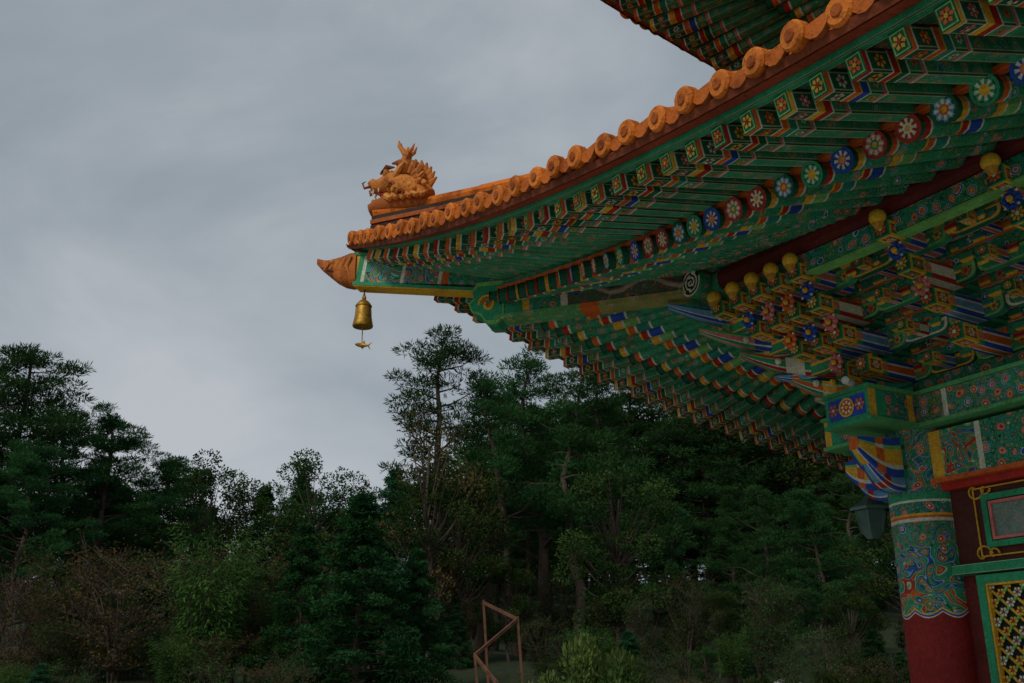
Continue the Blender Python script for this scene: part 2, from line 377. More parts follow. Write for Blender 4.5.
# ------------------------------------------------------------------ brackets
br=MB()
def soro(mb,c,s=.11,col=OR):
    c=Vector(c)
    def rg(z,k): return [c+Vector((a*k,b*k,z)) for a,b in ((1,1),(-1,1),(-1,-1),(1,-1))]
    a=rg(-.04,s*.36);b=rg(-.01,s*.55);d=rg(.04,s*.55)
    for r0,r1,cc in ((a,b,YE),(b,d,col)):
        for i in range(4):
            j=(i+1)%4; mb.poly([r0[i],r0[j],r1[j],r1[i]],cc,(0,1,0) if cc is col else (0,0,0),Q)
    mb.poly(a,col)
LV=[(.66,4.34),(.95,4.59),(1.2,4.84),(1.4,5.1)]
def armp(L,h): return [(-L,h/2),(L,h/2),(L,.0),(L*.93,-h*.3),(L*.82,-h*.42),(L*.68,-h/2),(-L*.68,-h/2),(-L*.82,-h*.42),(-L*.93,-h*.3),(-L,.0)]
pals=[(BL,OR,G),(BL,LB,G),(RD,WH,OR),(BL,PK,YE)]
wpals=[(TE,OR,YE),(RD,G,WH),(G,PK,BL),(BL,LB,OR)]
def lotus(mb,c,D):
    ball(mb,c+UP*.03,.072,(.75,.45,.035),12,8)
    tube(mb,[c-UP*.02,c-UP*.07],[.055,.03],8,col=(.5,.25,.03))
def petals(mb,c,D,S,col):
    for q in range(8):
        a=2*math.pi*q/8; p=c+S*.055*math.cos(a)+UP*.055*math.sin(a)+D*.02
        ball(mb,p,.028,col,6,4,)
        tube(mb,[p,p+(S*math.cos(a)+UP*math.sin(a))*.035+D*.02],[.024,.004],5,col=WH if q%2 else col)
    ball(mb,c+D*.05,.028,YE,6,4)
def bracket(mb,O,D,S,k=1.0,cross=True,wing=False,w=.155):
    O=Vector(O);D=Vector(D).normalized();S=Vector(S).normalized()
    for i,(L,z) in enumerate(LV):
        LL=L*k
        if wing:
            tongue(mb,O-D*.1+UP*(z-.05),D,LL*1.12+.1,.21,w,curl=.12+.04*i,pal=wpals[i],motif=False,tip=.18,drop=.08,n=18)
            tongue(mb,O+D*(LL*.45)+UP*(z-.13),D,LL*.42,.09,w*.7,curl=-.02,pal=wpals[(i+2)%4],motif=False,tip=.2,drop=.05,n=10)
            for q in range(3): ball(mb,O+D*(LL*(.5+.17*q))+S*(w*.5)+UP*(z-.02),.035,[PK,YE,WH][q],6,4); 
        else: tongue(mb,O-D*.1+UP*z,D,LL+.1,.155,w,curl=.02,pal=pals[i],motif=True,tip=.85,drop=.0)
        tip=O+D*(LL+.02)+UP*(z+.09)
        if not wing:
            if i==3: lotus(mb,tip,D)
            if i==2: petals(mb,tip+UP*.03,D,S,BL)
            if i==1: petals(mb,tip+UP*.02,D,S,PK)
        if cross:
            for j in range(i+1):
                o=.3*j*k
                L2=.27 if (i-j)%2==0 else .42
                c=O+D*o+UP*z
                slab(mb,armp(L2,.14),c,S,.09,[G,DG,TE][(i+j)%3],[LG,WH,YE][(i+2*j)%3],.66,(.35,0,0))
                for sg in (-1,1):
                    flower4(mb,c+D*.045+S*(sg*L2*.66),D,.045,[OR,WH,YE,PK][(i+j)%4],RD,off=.004)
                for sg in (-1,0,1):
                    soro(mb,c+S*(sg*(L2-.06))+UP*.11,.12,[OR,G,TE,G][(i+j+sg)%4])
A_D=(0,-1,0);A_S=(1,0,0);B_D=(-1,0,0);B_S=(0,1,0)
for x in [1.05,2.1,3.15,4.2,5.25,6.3,7.35]:
    bracket(br,(x,0,0),A_D,A_S); bracket(br,(0,x,0),B_D,B_S)
bracket(br,(0.05,0,0),A_D,A_S); bracket(br,(0,0.05,0),B_D,B_S)
bracket(br,(-.05,-.05,0),(-1,-1,0),(1,-1,0),k=1.36,cross=False,wing=True,w=.2)
for q,(x,ls) in enumerate(((-.2,(0,1,2,3)),(-.46,(1,2,3)),(-.73,(2,3)),(-1.0,(3,)))):
    for T,D,S in ((TA,A_D,A_S),(TB,B_D,B_S)):
        for i in ls:
            L,z=LV[i]; st=min(-x*.9,L-.3); p=T(x,st,z)
            tongue(br,p,D,L-st,.15,.145,curl=.02,pal=pals[(i+q)%4],motif=True,tip=.85,drop=0)
            t=T(x,L+.02,z+.09)
            if i==3: lotus(br,t,Vector(D))
            else: petals(br,t,Vector(D),Vector(S),[PK,BL,OR][(i+q)%3])
            if i>0:
                slab(br,armp(.2,.12),T(x,st+.22,z-.13),S,.08,G,YE,.66); soro(br,T(x,st+.22,z-.03),.1)
for T,S,xm in ((TA,A_S,8),(TB,B_S,9)):
    for o,z in ((.0,4.47),(.3,4.72),(.6,4.97),(.9,5.2)):
        beam(br,T(-o-.25,o,z),T(xm,o,z),.08,.11,[(0,1,G,(.8,0,0))])
        beam(br,T(-o-.25,o,z+.062),T(xm,o,z+.062),.1,.015,[(0,1,OR)])
        x=-o-.1;k=0
        while x<xm:
            soro(br,T(x,o,z+.105),.11,[OR,G,TE][k%3]); soro(br,T(x,o,z-.095),.1,[G,RD,TE,G][k%4]); x+=.2625;k+=1
    for c0 in range(8):
        x=.525+1.05*c0
        for i in range(4):
            for j in range(i+1):
                slab(br,armp(.17 if (i+j)%2 else .24,.12),T(x,.3*j,LV[i][1]),S,.08,[DG,G,TE][(i+j)%3],[YE,LG,WH][(i+j)%3],.62,(.35,0,0))
            tongue(br,T(x,0,LV[i][1]),T(0,1,0)-T(0,0,0),LV[i][0]-.3,.11,.09,curl=.0,pal=pals[(i+1)%4],motif=True,tip=.8,drop=0,ml=.1)
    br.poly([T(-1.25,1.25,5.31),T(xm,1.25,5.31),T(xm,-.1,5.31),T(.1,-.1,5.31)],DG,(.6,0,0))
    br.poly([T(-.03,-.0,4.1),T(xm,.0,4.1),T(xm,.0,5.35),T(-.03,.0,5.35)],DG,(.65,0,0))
br.make('bracket_clusters',M_D,hall)

# ------------------------------------------------------------------ beams at column head, column, wall
wl=MB()
PB=[(0,.008,YE),(.008,.02,G),(.02,.045,BL,(.9,0,0)),(.045,.052,YE),(.052,.09,G,(.4,0,.8)),(.09,.095,WH),(.095,.14,OR,(.9,0,0)),(.14,.145,WH),(.145,.3,G,(.95,0,.3)),(.3,.305,WH),(.305,1,G,(.9,0,0))]
for T,xm,dz in ((TA,9,0),(TB,10,.003)):
    beam(wl,T(-.85,0,3.93+dz),T(xm,0,3.93+dz),.5,.25,PB,endcol=G)
    for zz in (4.075,3.785):
        beam(wl,T(-.87,0,zz+dz),T(xm,0,zz+dz),.54,.035,[(0,1,(.10,.38,.14))],endcol=G)
    beam(wl,T(.2,0,3.52),T(xm,0,3.52),.3,.42,[(0,.02,YE),(.02,.06,G,(.3,0,.9)),(.06,.066,WH),(.066,.12,BL,(.95,0,.0)),(.12,1,G,(.95,0,0))])
    beam(wl,T(.2,0,3.29),T(xm,0,3.29),.34,.04,[(0,1,OR)])
    d=(T(-1,0,0)-T(0,0,0))
    e=T(-.853,0,3.93+dz)
    s=d.cross(UP).normalized()
    wl.poly([e+s*.21+UP*.095,e-s*.21+UP*.095,e-s*.21-UP*.095,e+s*.21-UP*.095],BL)
    rosette(wl,e,d,.088,OR,RD,YE,off=.006)
    for sg in (-1,1): flower4(wl,e+s*(sg*.15),d,.06,OR,WH,off=.006)
    tongue(wl,T(-.2,0,3.55),d,.62,.36,.2,curl=.06,pal=(BL,YE,OR),motif=False,tip=.3,drop=.05)
    tongue(wl,T(-.2,0,3.32),d,.5,.16,.16,curl=.14,pal=(BL,LB,RD),motif=False,tip=.3,drop=.03)
beam(wl,(.28,0,3.24),(9,0,3.24),.2,.07,[(0,1,RD)])
beam(wl,(.28,0,2.52),(9,0,2.52),.22,.09,[(0,1,G,(0,1,0))])
def rect(mb,x0,x1,z0,z1,o,col,sty=(0,0,0)):
    mb.poly([TA(x0,o,z0),TA(x1,o,z0),TA(x1,o,z1),TA(x0,o,z1)],col,sty)
def frm(mb,x0,x1,z0,z1,o,t,col,dp=.03):
    for a,b in (((x0,z0+t/2),(x1,z0+t/2)),((x0,z1-t/2),(x1,z1-t/2))): beam(mb,TA(a[0],o,a[1]),TA(b[0],o,b[1]),dp,t,[(0,1,col)])
    for xx in (x0+t/2,x1-t/2): 
        mb_p0=TA(xx,o,z0+t)
        a=[mb_p0+Vector((sx*t/2,sy*dp/2,0)) for sx,sy in ((1,1),(-1,1),(-1,-1),(1,-1))]; b=[p+UP*(z1-z0-2*t) for p in a]
        for i in range(4): mb.poly([a[i],a[(i+1)%4],b[(i+1)%4],b[i]],col)
rect(wl,.2,9,2.5,3.3,.02,(.085,.02,.014))
for x0 in (.62,1.75,3.95,5.0,7.1):
    frm(wl,x0,x0+1.0,2.68,3.12,.05,.05,G); frm(wl,x0+.06,x0+.94,2.74,3.06,.045,.025,PK)
    rect(wl,x0+.08,x0+.92,2.76,3.04,.04,(.20,.27,.24),(.12,0,0))
    frm(wl,x0-.09,x0+1.09,2.61,3.19,.03,.012,YE,.012)
    for cx,sx in ((x0-.09,-1),(x0+1.09,1)):
        for cz,sz in ((2.61,-1),(3.19,1)):
            for sc_r,ox in ((.09,0),(.055,.1)):
                tube(wl,[TA(cx-sx*(.02+ox+sc_r*math.cos(t)*(1-t/7)),.035,cz-sz*(.02+sc_r*math.sin(t)*(1-t/7))) for t in [q*.5 for q in range(12)]],.009,5,col=YE)
rect(wl,.2,9,0.15,2.5,.0,(.14,.02,.016))
for x0 in (.50,1.34,2.18,3.9,4.74,5.58):
    w=.82;x1=x0+w
    frm(wl,x0,x1,.3,2.46,.08,.07,G,.06)
    frm(wl,x0+.07,x1-.07,.37,2.39,.075,.018,YE,.05)
    rect(wl,x0+.07,x1-.07,.95,2.39,.03,(.02,.035,.03))
    rect(wl,x0+.07,x1-.07,.37,.93,.06,RD,(.4,0,0))
    beam(wl,TA(x0+.07,.08,.94),TA(x1-.07,.08,.94),.06,.07,[(0,1,G,(0,1,0))])
    sp=.125; xl,xr,zl,zh=x0+.08,x1-.08,.99,2.37
    def clip(xa,za,xb,zb):
        t0,t1=0,1
        for lim,s_ in ((zl,1),(zh,-1)):
            da=s_*(za-lim);db=s_*(zb-lim)
            if da<0 and db<0: return None
            if da<0: t0=max(t0,da/(da-db))
            elif db<0: t1=min(t1,da/(da-db))
        if t1-t0<.02: return None
        return (xa+(xb-xa)*t0,za+(zb-za)*t0,xa+(xb-xa)*t1,za+(zb-za)*t1)
    for k in range(-30,30):
        for sg in (1,-1):
            r=clip(xl,zl+k*sp*1.2,xr,sg*(xr-xl)+zl+k*sp*1.2)
            if r: beam(wl,TA(r[0],.055+.008*sg,r[1]),TA(r[2],.055+.008*sg,r[3]),.014,.02,[(0,1,LG if sg>0 else YE)])
    for ix in range(int((xr-xl)/.075)+1):
        for iz in range(int((zh-zl)/.075)+1):
            if (ix+iz)%2==0:
                c=TA(xl+.03+ix*.075,.072,zl+.04+iz*.075)
                if c.x<xr-.02: flower4(wl,c,(0,-1,0),.042,[YE,PK,WH,OR][(ix*3+iz)%4],RD)
wl.poly([TB(.2,.02,0.1),TB(10,.02,.1),TB(10,.02,3.3),TB(.2,.02,3.3)],(.10,.02,.016))
wl.make('front_wall_and_doors',M_D,hall)

def column(x,y,par):
    mb=MB(); n=48; r=.30
    def ring(z): return [Vector((x+r*math.cos(2*math.pi*k/n),y+r*math.sin(2*math.pi*k/n),z(k) if callable(z) else z)) for k in range(n)]
    sc=lambda base:(lambda k: base-.05*abs(math.sin(math.pi*k/6)))
    Z0=(0,0,0)
    levels=[(.15,None,None),(sc(2.18),(.25,.018,.014),Z0),(sc(2.19),WH,Z0),(sc(2.205),BL,Z0),(sc(2.22),YE,Z0),
            (2.40,G,(.4,0,.95)),(2.75,TE,(.9,0,.9)),(2.95,DG,(.95,0,.3)),(2.98,WH,Z0),(3.0,OR,Z0),(3.02,YE,Z0),(3.12,BL,(.9,0,0)),(3.14,WH,Z0),(3.2,G,Z0),(3.8,BL,(.95,0,.5))]
    prev=ring(levels[0][0])
    for z,c,st in levels[1:]:
        cur=ring(z)
        for k in range(n): 
            j=(k+1)%n; mb.poly([prev[k],prev[j],cur[j],cur[k]],c,st)
        prev=cur
    mb.make('column',M_D,par,weld=True)
    sb=MB(); tube(sb,[(x,y,0),(x,y,.1),(x,y,.16)],[.5,.5,.36],24,col=(.35,.34,.32)); sb.make('column_base',M_STONE,par)
for x,y in ((0,0),(3.5,0),(6.9,0),(0,3.5),(0,7)): column(x,y,hall)
us_=MB()
for T in (TA,TB):
    us_.poly([T(1.7,-1.7,6.3),T(11,-1.7,6.3),T(11,-1.7,9.95),T(1.7,-1.7,9.95)],RD,(.3,0,0))
    beam(us_,T(1.5,-1.6,8.6),T(11,-1.6,8.6),.3,.3,[(0,1,G,(.9,0,0))])
    for i in range(9):
        for k in range(3):
            beam(us_,T(1.7+i*1.1,-1.7,8.85+.25*k),T(1.7+i*1.1,-1.0+.25*k,8.85+.25*k),.12,.15,[(0,.6,G,(.5,0,0)),(.6,.8,OR),(.8,1,YE)])
            beam(us_,T(1.3+i*1.1,-1.35+.25*k,8.85+.25*k),T(2.1+i*1.1,-1.35+.25*k,8.85+.25*k),.1,.13,[(0,1,G,(0,1,0))])
us_.make('upper_storey',M_D,hall)
pf=MB(); beam(pf,(5.2,-1.6,.052),(5.2,12,.052),13.6,.096,[(0,1,(.35,.34,.32))]); pf.make('stone_plinth',M_STONE,hall)

# ------------------------------------------------------------------ hip ridge
hr=MB()
def ridge(mb,d0,d1,zf,nn=12):
    ds=[d0+(d1-d0)*i/nn for i in range(nn+1)]
    for a,b in zip(ds[:-1],ds[1:]):
        for k in range(4):
            z0=.04+.065*k
            beam(mb,DV(a,zf(a)+z0),DV(b,zf(b)+z0),.3-.02*k if k%2==0 else .25-.02*k,.05,[(0,1,(.36,.10,.025) if k%2==0 else (.05,.03,.022))])
        tube(mb,[DV(a,zf(a)+.32),DV(b,zf(b)+.32)],[.085,.078],10,col=ORT,caps=True)
ridge(hr,3.92,-1.6,lambda d:L_roof(-d,d))
ridge(hr,2.3,-4.4,lambda d:U_roof(-d,d))
hr.make('hip_ridge',M_T,hall)

# dragon ridge ornament
dg=MB(); KS=1.02
O0=DV(3.69,L_roof(-3.69,3.69)+.36)
OC=(.58,.20,.04);OD=(.34,.10,.022);OL=(.68,.28,.06)
def dp(f,z,s=0): return O0+(DF*f+UP*z+DSd*s)*KS
def dt(pts,rad,col=OC,n=8): tube(dg,[dp(*p) for p in pts],[r*KS for r in rad],n,col=col)
dt([(-.34,.02),(-.1,.04),(.2,.04),(.38,.0)],[.1,.13,.12,.08],OD,10)
dt([(-.32,.06),(-.2,.16),(-.02,.24),(.12,.27)],[.12,.17,.18,.14],OC,12)
dt([(0,.28),(.12,.33),(.24,.30),(.33,.30),(.37,.36),(.36,.40)],[.13,.135,.10,.085,.06,.02],OC,12)
dt([(.02,.15),(.16,.10),(.28,.07),(.36,.12)],[.1,.075,.055,.025],OC,10)
dt([(.1,.18),(.22,.17),(.31,.21)],[.05,.035,.012],(.4,.06,.03),8)
for s in (-1,1):
    dt([(.33,.25,.04*s),(.345,.17,.04*s)],[.02,.004],(.7,.6,.4),5)
    dt([(.26,.24,.06*s),(.265,.19,.06*s)],[.016,.004],(.7,.6,.4),5)
    dt([(.32,.11,.03*s),(.33,.17,.03*s)],[.015,.004],(.7,.6,.4),5)
    ball(dg,dp(.17,.41,.08*s),.05,OL,8,6); ball(dg,dp(.2,.42,.11*s),.022,(.02,.02,.02),6,4)
    dt([(.25,.42,.06*s),(.16,.48,.09*s),(.06,.46,.10*s)],[.014,.034,.008],OD,6)
    dt([(.05,.38,.03*s),(.0,.52,.035*s),(-.06,.64,.035*s),(-.07,.74,.03*s)],[.05,.044,.036,.010],OC,8)
    dt([(-.05,.62,.035*s),(-.01,.70,.04*s),(.04,.77,.035*s),(.045,.84,.03*s)],[.036,.032,.024,.009],OC,7)
    dt([(-.06,.66,.035*s),(-.12,.70,.04*s),(-.15,.77,.04*s)],[.028,.022,.007],OC,6)
    dt([(.36,.28,.06*s),(.43,.25,.09*s),(.45,.31,.1*s),(.41,.33,.1*s)],[.018,.016,.012,.004],OD,6)
    dt([(.04,.34,.12*s),(-.04,.40,.18*s),(-.10,.47,.19*s)],[.04,.035,.005],OL,7)
    for k in range(3):
        dt([(.1-.05*k,.24-.05*k,.13*s)]+[(.06-.06*k+.045*math.cos(t)*(1-t/8),.2-.06*k+.045*math.sin(t)*(1-t/8),.17*s) for t in (0,1,2,3,4,5)],[.03,.026,.024,.022,.018,.014,.008],OL if k%2 else OD,6)
    for k in range(10):
        a=math.radians(75+k*12); r0=.14;r1=.28-.008*k;r2=.33-.010*k
        cx,cz=-.08,.24
        dt([(cx+r0*math.cos(a),cz+r0*math.sin(a),.09*s),(cx+r1*.8*math.cos(a+.12),cz+r1*.8*math.sin(a+.12),.13*s),(cx+r1*math.cos(a),cz+r1*math.sin(a),.11*s),(cx+r2*math.cos(a-.3),cz+r2*math.sin(a-.3),.09*s)],[.056,.05,.036,.010],OC if k%2 else OD,7)
    for k in range(6):
        dt([(.14-.08*k,.10,.11*s),(.08-.08*k,.04,.15*s),(.02-.08*k,.08,.15*s)],[.045,.036,.006],OC if k%2 else OL,7)
for k in range(9):
    a=math.radians(70+k*13); cx,cz=-.08,.24
    dt([(cx+.16*math.cos(a),cz+.16*math.sin(a)),(cx+.27*math.cos(a+.1),cz+.27*math.sin(a+.1)),(cx+.35*math.cos(a-.12),cz+.35*math.sin(a-.12))],[.055,.045,.012],OC,7)
for k in range(16):
    ball(dg,dp(.12-.03*k,.18+.05*math.sin(k*2.1),.15*(1 if k%2 else -1)),.036,OL if k%3==0 else OC,7,5)
dg.make('ridge_dragon_ornament',M_T,hall,weld=True)

# carved end cap (tosu) at the tip
ts=MB(); zt=6.11
def cap(f,z,s): return DV(4.03,zt)+DF*f+UP*z+DSd*s
secs=[(0,.20,-.21,.13),(.08,.20,-.22,.145),(.18,.17,-.19,.14),(.28,.155,-.13,.12),(.37,.15,-.05,.09),(.45,.165,.02,.06),(.54,.20,.12,.03)]
n=14; rings=[]
for f,zh,zl,w in secs:
    c=(zh+zl)/2;h=(zh-zl)/2
    rings.append([cap(f,c+h*math.copysign(abs(math.sin(a))**.6,math.sin(a)),w*math.copysign(abs(math.cos(a))**.6,math.cos(a))) for a in [2*math.pi*k/n for k in range(n)]])
for i in range(len(rings)-1):
    for k in range(n): ts.poly([rings[i][k],rings[i+1][k],rings[i+1][(k+1)%n],rings[i][(k+1)%n]],(.36,.10,.022) if i%2 else (.48,.14,.03))
ts.poly(rings[0],OD);ts.poly(rings[-1],OD)
for s in (-1,1):
    for k in range(5):
        tube(ts,[cap(.05+.075*k,.12-.01*k,s*(.148-.012*k)),cap(.1+.075*k,.0,s*(.15-.014*k)),cap(.06+.075*k,-.12+.03*k,s*(.13-.014*k))],[.014,.02,.008],6,col=OC)
    ball(ts,cap(.3,.09,s*.115),.03,OL,8,6)
    tube(ts,[cap(.47,.06,s*.05),cap(.4,.02,s*.085),cap(.28,-.03,s*.115)],[.012,.016,.012],6,col=(.2,.05,.03))
ts.make('eave_tip_carving',M_T,hall,weld=True)

# wind bell
wb=MB(); BC=DV(3.98,5.83)
for k in range(5):
    tube(wb,[BC-UP*(.03*k-.03),BC-UP*(.03*k)],.009 if k%2 else .014,6,col=(.2,.12,.03))
bp=[(0,.014),(.015,.05),(.05,.08),(.11,.09),(.2,.096),(.27,.108),(.31,.118),(.325,.112)]
tube(wb,[BC-UP*(.10+z) for z,r in bp],[r for z,r in bp],20,col=(.4,.24,.05),caps=True)
for zz,rr in ((.17,.094),(.36,.108)): tube(wb,[BC-UP*zz,BC-UP*(zz+.012)],[rr,rr],20,col=(.3,.18,.04))
tube(wb,[BC-UP*.05,BC-UP*.08,BC-UP*.11],[.02,.028,.012],8,col=(.4,.24,.05))
tube(wb,[BC-UP*.40,BC-UP*.60],.006,5,col=(.1,.07,.03))
fz=BC-UP*.64; fd=(DF*-.85+DSd*.3-UP*.25).normalized(); fu=(UP+fd*.25).normalized()
pr=[(-.10,.010),(-.06,.022),(0,.03),(.05,.022),(.09,.008)]
tube(wb,[fz+fd*a for a,r in pr],[r for a,r in pr],8,col=(.3,.17,.05))
wb.poly([fz+fd*.08,fz+fd*.16+fu*.05,fz+fd*.12,fz+fd*.16-fu*.05],(.3,.17,.05))
wb.poly([fz-fd*.02+fu*.02,fz+fd*.03+fu*.06,fz+fd*.05+fu*.02],(.3,.17,.05))
wb.poly([fz-fd*.02-fu*.02,fz+fd*.03-fu*.05,fz+fd*.05-fu*.02],(.3,.17,.05))
bell=wb.make('wind_bell',M_GOLD,None,weld=True)
bell.location=hall.location; bell.rotation_euler=hall.rotation_euler

# hanging lantern by the column
M_GL=mat_simple('green_glass_panel',(.07,.13,.11),.25,6,.3)
ln=MB(); LC=Vector((3.44,9.55,3.22))
for k in range(6):
    a0=math.pi/3*k;a1=a0+math.pi/3
    P=lambda r,a,z:LC+Vector((r*math.cos(a),r*math.sin(a),z))
    for (r0,z0,r1,z1,c) in ((.02,.12,.07,.06,DG),(.07,.06,.20,-.02,DG),(.2,-.02,.2,-.05,DG),(.15,-.05,.11,-.26,(.1,.2,.17)),(.11,-.26,.06,-.32,DG)):
        ln.poly([P(r0,a0,z0),P(r0,a1,z0),P(r1,a1,z1),P(r1,a0,z1)],c)
    tube(ln,[P(.152,a0,-.05),P(.112,a0,-.26)],.009,5,col=BK)
tube(ln,[LC+UP*.1,LC+UP*.2,LC+Vector((.1,-.06,.26)),LC+Vector((.25,-.3,.24))],.012,6,col=BK)
ln.make('hanging_lantern',M_GL)
sc_=MB(); CC=Vector((3.02,8.50,4.14))
tube(sc_,[CC,CC+Vector((-.1,-.14,-.02))],[.035,.035],12,col=WH); tube(sc_,[CC+Vector((-.1,-.14,-.02)),CC+Vector((-.104,-.147,-.021))],.026,10,col=BK)
tube(sc_,[CC+Vector((0,0,.02)),CC+Vector((.05,.05,-.05))],.012,6,col=WH)
sc_.make('security_camera',mat_simple('white_plastic',(.6,.6,.58),.5))

# ------------------------------------------------------------------ terrain
def sst(a,b,x): t=np.clip((x-a)/(b-a),0,1); return t*t*(3-2*t)
def hgt(x,y):
    x=np.asarray(x,float);y=np.asarray(y,float)
    h=sst(13,24,y)*1.7+sst(20,75,y)*6.5
    return h+ .25*np.sin(x*.5+y*.3)*sst(14,24,y)
xs=np.concatenate([[-700,-300,-150,-90],np.arange(-60,61,2.0),[90,150,300,700]])
ys=np.concatenate([[-700,-200,-60,-20],np.arange(-10,80,2.0),[95,130,200,350,800]])
gx,gy=np.meshgrid(xs,ys,indexing='ij'); gz=hgt(gx,gy)
vv=np.stack([gx,gy,gz],-1).reshape(-1,3); nx,ny=len(xs),len(ys)
fc=[(i*ny+j,(i+1)*ny+j,(i+1)*ny+j+1,i*ny+j+1) for i in range(nx-1) for j in range(ny-1)]
me=bpy.data.meshes.new('ground');me.from_pydata(vv.tolist(),[],fc);me.shade_smooth()
m,nt=newmat('yard_and_forest_floor')
tc=nd(nt,'ShaderNodeTexCoord').outputs['Object']
n1=nd(nt,'ShaderNodeTexNoise',{'Vector':tc,'Scale':.6,'Detail':8.0,'Roughness':.7}).outputs[0]
n2=nd(nt,'ShaderNodeTexNoise',{'Vector':tc,'Scale':5.0,'Detail':8.0,'Roughness':.7}).outputs[0]
sy=nd(nt,'ShaderNodeSeparateXYZ',{0:tc}).outputs[1]
f=nd(nt,'ShaderNodeMapRange',{0:mth(nt,'ADD',sy,mth(nt,'MULTIPLY',n1,3.0)),1:12.5,2:14.5}).outputs[0]
yard=ramp(nt,n2,[(.3,(.34,.32,.29)),(.7,(.50,.48,.43))]); flo=ramp(nt,n2,[(.3,(.02,.02,.012)),(.55,(.03,.045,.018)),(.75,(.06,.045,.028))])
principled(nt,mix(nt,f,yard,flo),.9,(n2,.6,.05),.2)
me.materials.append(m); go=bpy.data.objects.new('ground',me); scene.collection.objects.link(go)

# ------------------------------------------------------------------ vegetation
class TM:
    def __init__(s): s.v=[];s.f=[];s.m=[];s.sh=[];s.n=0
    def tube(s,pts,rad,n=6):
        pts=np.array(pts,float);K=len(pts);d=np.gradient(pts,axis=0);d/=np.linalg.norm(d,axis=1)[:,None]+1e-9
        ref=np.array([.3,.9,.1]);a=np.cross(d,ref);a/=np.linalg.norm(a,axis=1)[:,None]+1e-9;b=np.cross(d,a)
        ang=np.arange(n)*2*np.pi/n;r=np.array(rad)[:,None,None]
        v=pts[:,None,:]+r*(a[:,None,:]*np.cos(ang)[None,:,None]+b[:,None,:]*np.sin(ang)[None,:,None])
        s.v.append(v.reshape(-1,3));i=np.arange(K-1)[:,None]*n;k=np.arange(n)[None,:];k2=(k+1)%n
        f=np.stack([i+k,i+k2,i+n+k2,i+n+k],-1).reshape(-1,4)+s.n
        s.f.append(f);s.m.append(np.zeros(len(f),int));s.sh.append(np.zeros(K*n));s.n+=K*n
    def leaves(s,c,a,L,W,sh,rng):
        N=len(c);a=a/(np.linalg.norm(a,axis=1)[:,None]+1e-9);b=np.cross(a,rng.normal(size=(N,3)));b/=np.linalg.norm(b,axis=1)[:,None]+1e-9
        L=L*rng.uniform(.6,1.3,(N,1));W=W*rng.uniform(.7,1.3,(N,1))
        v=np.stack([c,c+a*L*.5+b*W,c+a*L,c+a*L*.5-b*W],1).reshape(-1,3)
        s.v.append(v);f=(np.arange(N)*4)[:,None]+np.arange(4)[None,:]+s.n;s.f.append(f);s.m.append(np.ones(N,int))
        s.sh.append(np.repeat(np.clip(sh+rng.normal(0,.14,N),0,1),4));s.n+=N*4
    def mesh(s,name,leafmat):
        v=np.concatenate(s.v);f=np.concatenate(s.f);me=bpy.data.meshes.new(name)
        me.vertices.add(len(v));me.vertices.foreach_set('co',v.astype(np.float32).ravel())
        me.loops.add(f.size);me.loops.foreach_set('vertex_index',f.astype(np.int32).ravel())
        me.polygons.add(len(f));me.polygons.foreach_set('loop_start',np.arange(len(f),dtype=np.int32)*4)
        me.polygons.foreach_set('material_index',np.concatenate(s.m).astype(np.int32))
        me.materials.append(M_BARK);me.materials.append(leafmat)
        a=me.attributes.new('shade','FLOAT','POINT');a.data.foreach_set('value',np.concatenate(s.sh).astype(np.float32))
        me.update(calc_edges=True);me.validate();return me
ML={'pine':mat_leaf('pine_needles',(.016,.048,.016),(.05,.11,.035)),
 'broad':mat_leaf('broad_leaves',(.018,.045,.015),(.075,.125,.035)),
 'conif':mat_leaf('conifer_foliage',(.014,.05,.018),(.04,.125,.04)),
 'scrub':mat_leaf('autumn_scrub_leaves',(.06,.05,.025),(.14,.095,.04)),
 'bamb':mat_leaf('bamboo_leaves',(.035,.09,.022),(.10,.20,.05)),
 'shrub':mat_leaf('shrub_leaves',(.06,.12,.035),(.18,.25,.07))}
def pad(tm,c,rx,rz,n,L,W,sh,rng,up=.6):
    p=rng.normal(size=(n,3));p/=np.linalg.norm(p,axis=1)[:,None];p*=rng.uniform(.3,1,(n,1))**.5
    q=p*np.array([rx,rx,rz])+c
    d=p*np.array([1,1,.5])+rng.normal(0,.5,(n,3))+np.array([0,0,up])
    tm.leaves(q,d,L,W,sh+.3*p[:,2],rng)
def trunk(tm,H,r,rng,bend=.05,top=1.0):
    K=9;t=np.linspace(0,top,K);dx=np.cumsum(rng.normal(0,bend,K))*H/K*1.5;dy=np.cumsum(rng.normal(0,bend,K))*H/K*1.5;dx-=dx[0];dy-=dy[0]
    pts=np.stack([dx,dy,t*H],1);tm.tube(pts,r*(1-.88*t)+.01,8)
    return lambda f:np.array([np.interp(f,t,dx),np.interp(f,t,dy),f*H])
